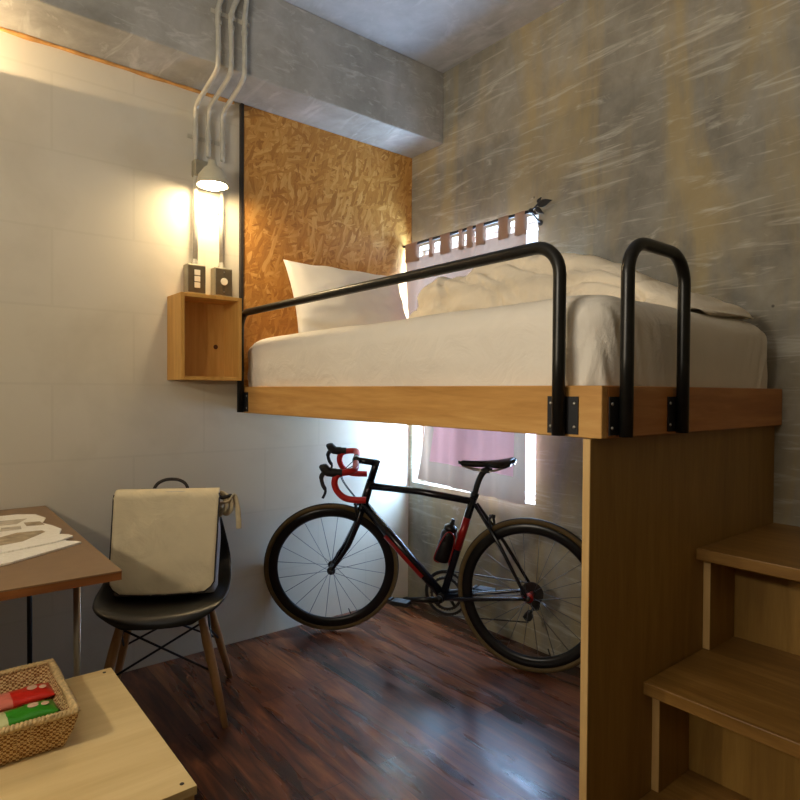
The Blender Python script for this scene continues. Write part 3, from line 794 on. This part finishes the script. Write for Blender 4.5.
# bottle cage and bottle on the seat tube
dir_ = (SCL - BB).normalized(); nrm = V(dir_.z, 0, -dir_.x)
cg0 = BB + dir_ * .16 + nrm * .060
cgm = MB()
for sgn in (1, -1):
    cgm.tube(spline([BB + dir_ * .15 + nrm * .018 + V(0, sgn * .008, 0), BB + dir_ * .28 + nrm * .020 + V(0, sgn * .02, 0), BB + dir_ * .30 + nrm * .06 + V(0, sgn * .041, 0), BB + dir_ * .17 + nrm * .085 + V(0, sgn * .036, 0), BB + dir_ * .148 + nrm * .06 + V(0, sgn * .02, 0)], 6), .003, 8)
cgm.build('bottle_cage', M_redp, bike, smooth=True, local=True)
bmat = bike.matrix_basis
b0 = bmat @ (BB + dir_ * .155 + nrm * .060)
bot = thing('water_bottle', b0, 'dark smoky water bottle in the cage on the bicycle seat tube', 'bottle')
q = (bmat.to_3x3() @ dir_).to_track_quat('Z', 'Y').to_matrix().to_4x4()
Mb = Matrix.Translation(b0) @ q
MB().lathe([(0, 0), (.033, 0), (.0365, .004), (.0365, .09), (.034, .097), (.034, .105), (.0365, .112), (.0365, .135), (.030, .148), (.029, .150)], Mb, 28).build('body', M_bottle, bot, smooth=True)
MB().lathe([(.029, .150), (.0305, .151), (.0305, .168), (.024, .174), (.012, .178), (.012, .188), (.0085, .190), (.0095, .204), (0, .206)], Mb, 24).build('cap', M_black, bot, smooth=True)

# ------------------------------------------------------------------ desk with newspapers
desk = thing('desk', (-2.2, -.55, 0), 'brown laminate desk with slim metal legs against the white wall', 'desk')
DX0, DX1, DY0, DY1, DZ = -2.75, -1.886, -1.12, -.015, .757
top = MB().box((DX0, DY0, DZ - .004), (DX1, DY1, DZ)).build('desk_top', M_desk, desk, bevel=.001)
MB().box((DX0 + .001, DY0 + .001, DZ - .024), (DX1 - .001, DY1 - .001, DZ - .0042)).build('edge_or_light_strip', M_deskedge, top)
for x in (DX0 + .07, DX1 - .065):
    for y in (DY0 + .20, DY1 - .07):
        lg = MB().tube([(x, y, .02), (x, y, .3), (x, y, DZ - .0245)], [.0085, .009, .0095], 14).build('leg', M_chrome if y < -.5 else M_blackmat, desk, smooth=True)  # rear legs black instead of chrome: the shade on them is put into colour
        MB().lathe([(0, 0), (.016, 0), (.016, .012), (.011, .019), (0, .0195)], Matrix.Translation((x, y, 0)), 14).build('foot', M_black, lg)
def pz(x, y, z):
    k = .972; return V(-2.313 + (x + 2.313) * k, -2.772 + (y + 2.772) * k, z)
def sheet(name, poly, z, label, mat, up=.0, nudge=0.):
    # closed bundle of pages with a slightly curled edge
    m = MB(); m.prism([pz(x, y, z) for x, y in poly], (0, 0, up))
    return tag(m.build(name, mat, bevel=.0008), label, 'newspaper', 'newspapers on the brown desk')
np1 = sheet('newspaper', [(-2.46, -.93), (-2.10, -.835), (-1.99, -.765), (-1.897, -.705), (-1.905, -.685), (-1.93, -.66), (-1.93, -.40), (-2.46, -.42)], DZ + .0006, 'lower newspaper with a plain white margin on the brown desk', M_paper, .006)
np2 = sheet('newspaper', [(-2.46, -.76), (-2.10, -.725), (-1.955, -.675), (-1.905, -.628), (-1.912, -.60), (-1.935, -.575), (-1.915, -.50), (-1.93, -.42), (-1.95, -.36), (-1.925, -.27), (-1.945, -.18), (-2.0, -.14), (-2.46, -.16)], DZ + .0072, 'upper newspaper with printed pictures lying on the other one', M_paper, .005)
zt = DZ + .0123
for poly, mt_ in (([(-2.12, -.645), (-2.04, -.62), (-1.965, -.52), (-1.97, -.49), (-2.04, -.48), (-2.10, -.53)], M_photo), ([(-2.0, -.39), (-1.948, -.40), (-1.952, -.33), (-2.0, -.32)], M_photo), ([(-2.12, -.33), (-2.02, -.33), (-1.98, -.25), (-2.1, -.24)], M_photo2), ([(-2.08, -.43), (-2.02, -.43), (-2.015, -.37), (-2.07, -.37)], M_photo2)):
    MB().prism([pz(x, y, zt) for x, y in poly], (0, 0, .0003)).build('printed_picture', mt_, np2)

# ------------------------------------------------------------------ plywood table, basket, packets
tb = thing('side_table', (-2.15, -1.3, 0), 'low pale plywood table in the near corner', 'table')
TX0, TX1, TY0, TY1, TZ = -2.50, -1.876, -1.612, -.968, .45
tt = MB().box((TX0, TY0, TZ - .018), (TX1, TY1, TZ)).build('table_top', M_ply, tb, bevel=.001)
for x in (TX0 + .022, TX1 - .022):
    for y in (TY0 + .022, TY1 - .022):
        MB().lathe([(.0045, 0), (.0045, .0006), (0, .0006)], Matrix.Translation((x, y, TZ)), 10).build('screw_hole', M_strip, tt)
for x in (TX0 + .002, TX1 - .02):
    MB().box((x, TY0 + .01, 0), (x + .018, TY1 - .01, TZ - .0185)).build('side_board', M_ply, tb)
MB().box((TX0 + .021, TY0 + .02, .2), (TX1 - .021, TY1 - .02, .218)).build('shelf', M_ply, tb)

bs = thing('basket', (-2.2, -1.18, TZ), 'shallow woven rush basket on the plywood table', 'basket')
KX0, KX1, KY0, KY1, KZ = -2.42, -2.025, -1.335, -1.025, .532
def bwall(u, v):
    # v: outside bottom -> rim -> inside bottom ; u around
    per = [(KX0, KY0), (KX1, KY0), (KX1, KY1), (KX0, KY1)]
    cx, cy = (KX0 + KX1) / 2, (KY0 + KY1) / 2
    a = u * 4; k = int(a) % 4; f = a - int(a); x = lerp(per[k][0], per[(k + 1) % 4][0], f); y = lerp(per[k][1], per[(k + 1) % 4][1], f)
    x -= cx; y -= cy; hx, hy = KX1 - cx, KY1 - cy
    P = [(.028, .001), (.012, .04), (.003, KZ - TZ - .004), (.010, KZ - TZ - .001), (.020, .04), (.034, .008)]
    k2 = min(int(v * 5), 4); t = v * 5 - k2; ins, z = lerp(P[k2][0], P[k2 + 1][0], t), lerp(P[k2][1], P[k2 + 1][1], t)
    wv = .0022 * math.sin(u * 4 * 26 * PI) * (1 if int(z / .011) % 2 else -1)
    sx, sy = (hx - ins + wv) / hx, (hy - ins + wv) / hy
    return V(cx + x * sx, cy + y * sy, TZ + z)
bw = MB().grid(bwall, 200, 30, closeu=True)
bw.box((KX0 + .03, KY0 + .03, TZ + .001), (KX1 - .03, KY1 - .03, TZ + .009))
bwo = bw.build('basket_wall', M_basket, bs, smooth=True)
rm = []
for (x, y), (x2, y2) in zip(((KX0, KY0), (KX1, KY0), (KX1, KY1), (KX0, KY1)), ((KX1, KY0), (KX1, KY1), (KX0, KY1), (KX0, KY0))):
    for k in range(24): rm.append((lerp(x, x2, k / 24), lerp(y, y2, k / 24)))
for ph in (0, PI):
    cx, cy = (KX0 + KX1) / 2, (KY0 + KY1) / 2
    pts = []
    N = len(rm) * 4
    for i in range(N):
        k = i / 4; a, b = rm[int(k)], rm[(int(k) + 1) % len(rm)]; f = k - int(k)
        x, y = lerp(a[0], b[0], f), lerp(a[1], b[1], f)
        w = .0045 * math.sin(i * 1.6 + ph); sx = 1 - (.006 + w) / .16; 
        pts.append(V(cx + (x - cx) * sx, cy + (y - cy) * sx, KZ - .001 + .0035 * math.cos(i * 1.6 + ph)))
    MB().tube(pts, .0048, 8, closed=True).build('plaited_rim', M_rimb, bwo, smooth=True)

def packet(name, c, hw, hh, rz, colA, colB, label, frac):
    # sealed snack packet: puffed middle, crimped ends; two tone wrapper
    c = Vector(c); t = thing(name, c, label, 'packet', rz, 'snack packets in the basket')
    def surf(x0, x1):
        def f(u, v):
            s = v * 2; fr_ = s <= 1; b = (s if fr_ else 2 - s) * 2 - 1; a = lerp(x0, x1, u)
            th = .0125 * max(0, 1 - abs(a) ** 6) * max(0, 1 - b * b) ** .5 * (1 + .25 * noise.noise(V(a * 4, b * 3, c.x * 9)))
            return V(a * hw, b * hh * (1 - .05 * (1 - a * a)), .0145 + (th if fr_ else -th))
        return f
    MB().grid(surf(frac, 1), 20, 28).build('wrapper', colA, t, smooth=True, local=True)
    MB().grid(surf(-1, frac), 14, 28).build('wrapper_end', colB, t, smooth=True, local=True)
    for x, y, sx, sy in ((.45, .15, .14, .30), (.72, -.1, .10, .24)):
        MB().lathe([(0, .001), (1, .0005), (1.02, 0)], Matrix.Translation((x * hw, y * hh, .0278 - .003 * abs(y))) @ Matrix.Diagonal((sx * hw, sy * hh, 1, 1)), 18).build('printed_patch', M_patch, t, local=True)
    return t
M_patch = plain('pale_print', srgb(240, 200, 170), .35)
M_gpk = plain('green_wrapper', srgb(60, 150, 40), .3); M_gpk2 = plain('pale_green_wrapper', srgb(206, 210, 150), .3)
M_rpk = plain('red_wrapper', srgb(214, 48, 36), .3); M_rpk2 = plain('pink_wrapper', srgb(232, 130, 110), .3)
M_tissue = plain('kraft_tray_liner', srgb(186, 140, 84), .7, 0, .3, 60)
tag(MB().box((KX0 + .04, KY0 + .04, TZ + .0095), (KX1 - .04, KY1 - .04, TZ + .034)).build('packet_tray', M_tissue, bevel=.004), 'low tray inside the woven basket below the snack packets', 'tray')
packet('snack_packet', (-2.118, -1.118, TZ + .0345), .075, .040, .05, M_rpk, M_rpk2, 'red and pink snack packet in the basket', -.15)
packet('snack_packet', (-2.132, -1.212, TZ + .0345), .082, .036, .07, M_gpk, M_gpk2, 'green and cream snack packet in the basket', -.2)

# ------------------------------------------------------------------ shell chair and satchel
TH = math.atan2(.435, -.9)
chair = thing('shell_chair', (-1.538, -.40, 0), 'black moulded shell chair with wooden legs beside the desk', 'chair', TH)
PROF = [(.268, .400, .12, .0, -.02), (.262, .418, .17, .002, -.03), (.240, .433, .213, .008, -.03), (.19, .440, .238, .020, -.01), (.09, .434, .250, .034, 0.), (-.02, .424, .252, .052, 0.), (-.11, .425, .250, .075, .01), (-.175, .452, .245, .085, .035), (-.215, .52, .236, .06, .075), (-.238, .60, .222, .03, .085), (-.258, .69, .200, .01, .07), (-.272, .765, .165, 0., .05), (-.280, .80, .105, -.012, .03)]
def shell(u, v):
    k = v * (len(PROF) - 1); i = min(int(k), len(PROF) - 2); t = k - i
    a = [lerp(p, q_, t) for p, q_ in zip(PROF[i], PROF[i + 1])]
    b = u * 2 - 1
    return V(b * a[2] * .94, a[0] + a[4] * abs(b) ** 2.2, a[1] + a[3] * abs(b) ** 2.4)
sh = MB().grid(shell, 24, 33).build('shell', M_black, chair, smooth=True, solid=.008, sub=1, local=True)
LEGS = {}
for sx in (1, -1):
    for sy in (1, -1):
        a = V(sx * .135, sy * .105 + .02, .395); b = V(sx * .227, sy * .20, .0)
        LEGS[(sx, sy)] = (a, b)
        MB().tube([b, b.lerp(a, .35), b.lerp(a, .75), a], [.0115, .0155, .0175, .014], 14).build('leg', M_leg, chair, smooth=True, local=True)
wr = MB()
for (p, q_) in (((1, 1), (-1, 1)), ((-1, 1), (1, 1)), ((1, -1), (-1, -1)), ((-1, -1), (1, -1)), ((1, 1), (1, -1)), ((-1, 1), (-1, -1)), ((1, -1), (1, 1)), ((-1, -1), (-1, 1))):
    a = LEGS[p][0].lerp(LEGS[p][1], .08); b = LEGS[q_][0].lerp(LEGS[q_][1], .52)
    wr.tube([a, b], .0042, 8)
for sy in (1, -1):
    wr.tube([LEGS[(1, sy)][0] + V(0, 0, .0), LEGS[(-1, sy)][0] + V(0, 0, .0)], .005, 8)
for sx in (1, -1):
    wr.tube([LEGS[(sx, 1)][0], LEGS[(sx, -1)][0]], .005, 8)
wr.build('wire_brace', M_blackmat, chair, smooth=True, local=True)

bag = thing('satchel', (-1.545, -.42, .450), 'cream canvas satchel standing on the black chair', 'bag', math.atan2(.50, -.87))
# local: x to viewer's left (rotated frame), y forward (towards viewer), z up
LT = Matrix.Rotation(math.radians(9), 4, 'X')      # leaning back a little
BW, BH, BDp = .184, .378, .062
bd = MB()
def bagbody(u, v):
    a = u * 2 * PI; z = v * BH
    c, s = math.cos(a), math.sin(a)
    e = .35
    x = math.copysign(abs(c) ** e, c) * BW * (1.0 + .03 * math.sin(PI * v)); y = math.copysign(abs(s) ** e, s) * BDp * (1.15 - .45 * v)
    n = .006 * noise.noise(V(x * 8, y * 9, z * 8))
    return V(x + n, y + n, z)
bd.grid(bagbody, 56, 24, closeu=True)
bd.bm.verts.ensure_lookup_table()
g_ = 25
bd.bm.faces.new([bd.bm.verts[i * g_] for i in range(56)]); bd.bm.faces.new([bd.bm.verts[i * g_ + 24] for i in range(56)][::-1])
body = bd.xf(LT).build('body', M_baglin, bag, smooth=True, local=True)
fl = MB()
def flap(u, v):
    b = u * 2 - 1
    # from the back of the top, over, and down the front with rounded lower corners
    L = v * .47
    if L < .05: y, z = lerp(-.03, .0, L / .05), BH + .006 + .004 * L / .05
    elif L < .09:
        t = (L - .05) / .04 * PI / 2; y, z = .005 + .045 * math.sin(t), BH + .010 - .035 * (1 - math.cos(t))
    else:
        t = (L - .09) / .38; y, z = .050 + .028 * min(1, t * 1.5), BH - .025 - t * .345
    hw = (BW + .008) * (1.01 - .05 * v)
    if v > .9: hw -= .035 * ((v - .9) / .1) ** 2
    if L < .09: hw -= .012 * (1 - L / .09)
    w = .006 * noise.noise(V(b * 2.2, v * 5, 3.)) + .004 * noise.noise(V(b * 5 + v * 4, v * 6, 7.))
    return V(b * hw, y + .006 + w, z + .006 * (1 - b * b) * (v > .9) * -1)
fl.grid(flap, 30, 48)
flo = fl.xf(LT).build('flap', M_canvas, bag, smooth=True, solid=.003, local=True)
pts = [LT @ (flap(0, v / 24) + V(.0, .0, 0)) for v in range(4, 25)] + [LT @ flap(u / 12, 1) for u in range(1, 13)] + [LT @ flap(1, 1 - v / 24) for v in range(1, 21)]
MB().tube(pts, .0028, 8).build('piping', M_bagpipe, flo, smooth=True, local=True)
hp = spline([(.065, -.012, BH + .008), (.050, -.014, BH + .032), (.02, -.016, BH + .046), (-.02, -.016, BH + .046), (-.050, -.014, BH + .032), (-.065, -.012, BH + .008)], 6)
MB().tube(hp, .0062, 10).xf(LT).build('handle', M_bagpipe, bag, smooth=True, local=True)
MB().box((-.13, -.026, BH + .003), (.11, -.005, BH + .0125)).xf(LT).build('handle_base', M_bagpipe, bag, local=True, bevel=.002)
# knotted shoulder strap on the viewer's right (local -x)
kn = MB()
kc = V(-.232, -.01, BH - .045)
kn.tube(spline([(-.205, -.02, BH - .01), (-.225, -.005, BH - .015), (-.25, .01, BH - .035), (-.255, .005, BH - .07), (-.235, -.01, BH - .09), (-.21, -.01, BH - .07), (-.215, .015, BH - .05), (-.245, .02, BH - .045), (-.262, .0, BH - .02), (-.272, -.005, BH - .04), (-.282, .0, BH - .09), (-.286, .002, BH - .15)], 8), .011, 10, flat=.35)
kn.tube(spline([(-.205, -.01, BH - .10), (-.222, .01, BH - .085), (-.238, .018, BH - .06), (-.228, .0, BH - .03), (-.212, -.02, BH - .02)], 8), .010, 10, flat=.4)
kn.xf(Matrix.Translation((.024, 0, 0)) @ LT).build('strap', M_strap, bag, smooth=True, local=True)
MB().tube(spline([(-.206, .0, BH - .02), (-.222, .018, BH - .028), (-.246, .018, BH - .022), (-.25, -.01, BH - .02), (-.22, -.02, BH - .03)], 6), .007, 8).xf(Matrix.Translation((.024, 0, 0)) @ LT).build('buckle', M_bagpipe, bag, smooth=True, local=True)

# ------------------------------------------------------------------ lights
def point(name, loc, e, c, r):
    l = bpy.data.lights.new(name, 'POINT'); l.energy = e; l.color = c; l.shadow_soft_size = r
    o = bpy.data.objects.new(name, l); o.location = loc; COL.objects.link(o); return o
def area(name, loc, rot, sx, sy, e, c, shape='RECTANGLE'):
    l = bpy.data.lights.new(name, 'AREA'); l.shape = shape; l.size = sx; l.size_y = sy; l.energy = e; l.color = c
    o = bpy.data.objects.new(name, l); o.location = loc; o.rotation_euler = rot; COL.objects.link(o); return o
WARM = (1, .72, .42)
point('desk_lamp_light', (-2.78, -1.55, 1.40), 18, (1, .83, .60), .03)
point('room_fill_light', (-3.3, -3.0, 2.5), 4, (1, .80, .55), .15)  # added unseen fill for the general room brightness
sw = area('upper_fill_light', (-3.7, -1.9, 1.95), (0, 0, 0), .9, .3, 49, (1., .92, .80))  # added unseen fill that lifts the ceiling, beam and concrete wall
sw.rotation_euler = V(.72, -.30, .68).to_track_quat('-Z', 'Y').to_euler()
area('daylight_at_window', (.30, (WY0 + WY1) / 2, (WZ0 + WZ1) / 2), (0, PI / 2, 0), WZ1 - WZ0 + .2, WY1 - WY0 + .2, 400, (.47, .69, 1.))
gb = area('beam_fill_light', (1.25, -.35, .25), (0, 0, 0), 1.2, 1.2, 260, (.62, .78, 1.))  # added fill outside, aimed up through the window to brighten the beam underside
gb.rotation_euler = V(-1.1, -.15, 1.6).to_track_quat('-Z', 'Y').to_euler()
up = bpy.data.lights.new('uplight', 'SPOT'); up.energy = 24; up.color = WARM; up.spot_size = math.radians(178); up.spot_blend = 0.02; up.shadow_soft_size = .01
uo = bpy.data.objects.new('uplight', up); uo.location = (-2.35, -.10, 2.415); uo.rotation_euler = (PI, 0, 0); COL.objects.link(uo)

wd = bpy.data.worlds.new('sky'); SC.world = wd; wd.use_nodes = True
bg = wd.node_tree.nodes['Background']; bg.inputs[0].default_value = (.75, .86, 1, 1); bg.inputs[1].default_value = 3.

# ------------------------------------------------------------------ camera (solved from the room's edges)
f, yaw, pitch, roll = 609.89, math.radians(38.98), math.radians(-.84), math.radians(.38)
fw = V(math.sin(yaw) * math.cos(pitch), math.cos(yaw) * math.cos(pitch), math.sin(pitch))
r0 = V(math.cos(yaw), -math.sin(yaw), 0); u0 = r0.cross(fw)
r1 = r0 * math.cos(roll) + u0 * math.sin(roll); u1 = -r0 * math.sin(roll) + u0 * math.cos(roll)
cam = bpy.data.cameras.new('camera'); cam.sensor_width = 36; cam.sensor_fit = 'HORIZONTAL'; cam.lens = f / 800 * 36; cam.clip_start = .02
co = bpy.data.objects.new('camera', cam); COL.objects.link(co)
co.matrix_world = Matrix(((r1.x, u1.x, -fw.x, -2.313), (r1.y, u1.y, -fw.y, -2.772), (r1.z, u1.z, -fw.z, 1.22), (0, 0, 0, 1)))
SC.camera = co
vs = SC.view_settings; vs.view_transform = 'Standard'; vs.look = 'None'; vs.gamma = 1; vs.use_curve_mapping = False; vs.exposure = 0.
SC.cycles.use_denoising = True
SC.cycles.max_bounces = 10; SC.cycles.diffuse_bounces = 6; SC.cycles.sample_clamp_indirect = 6
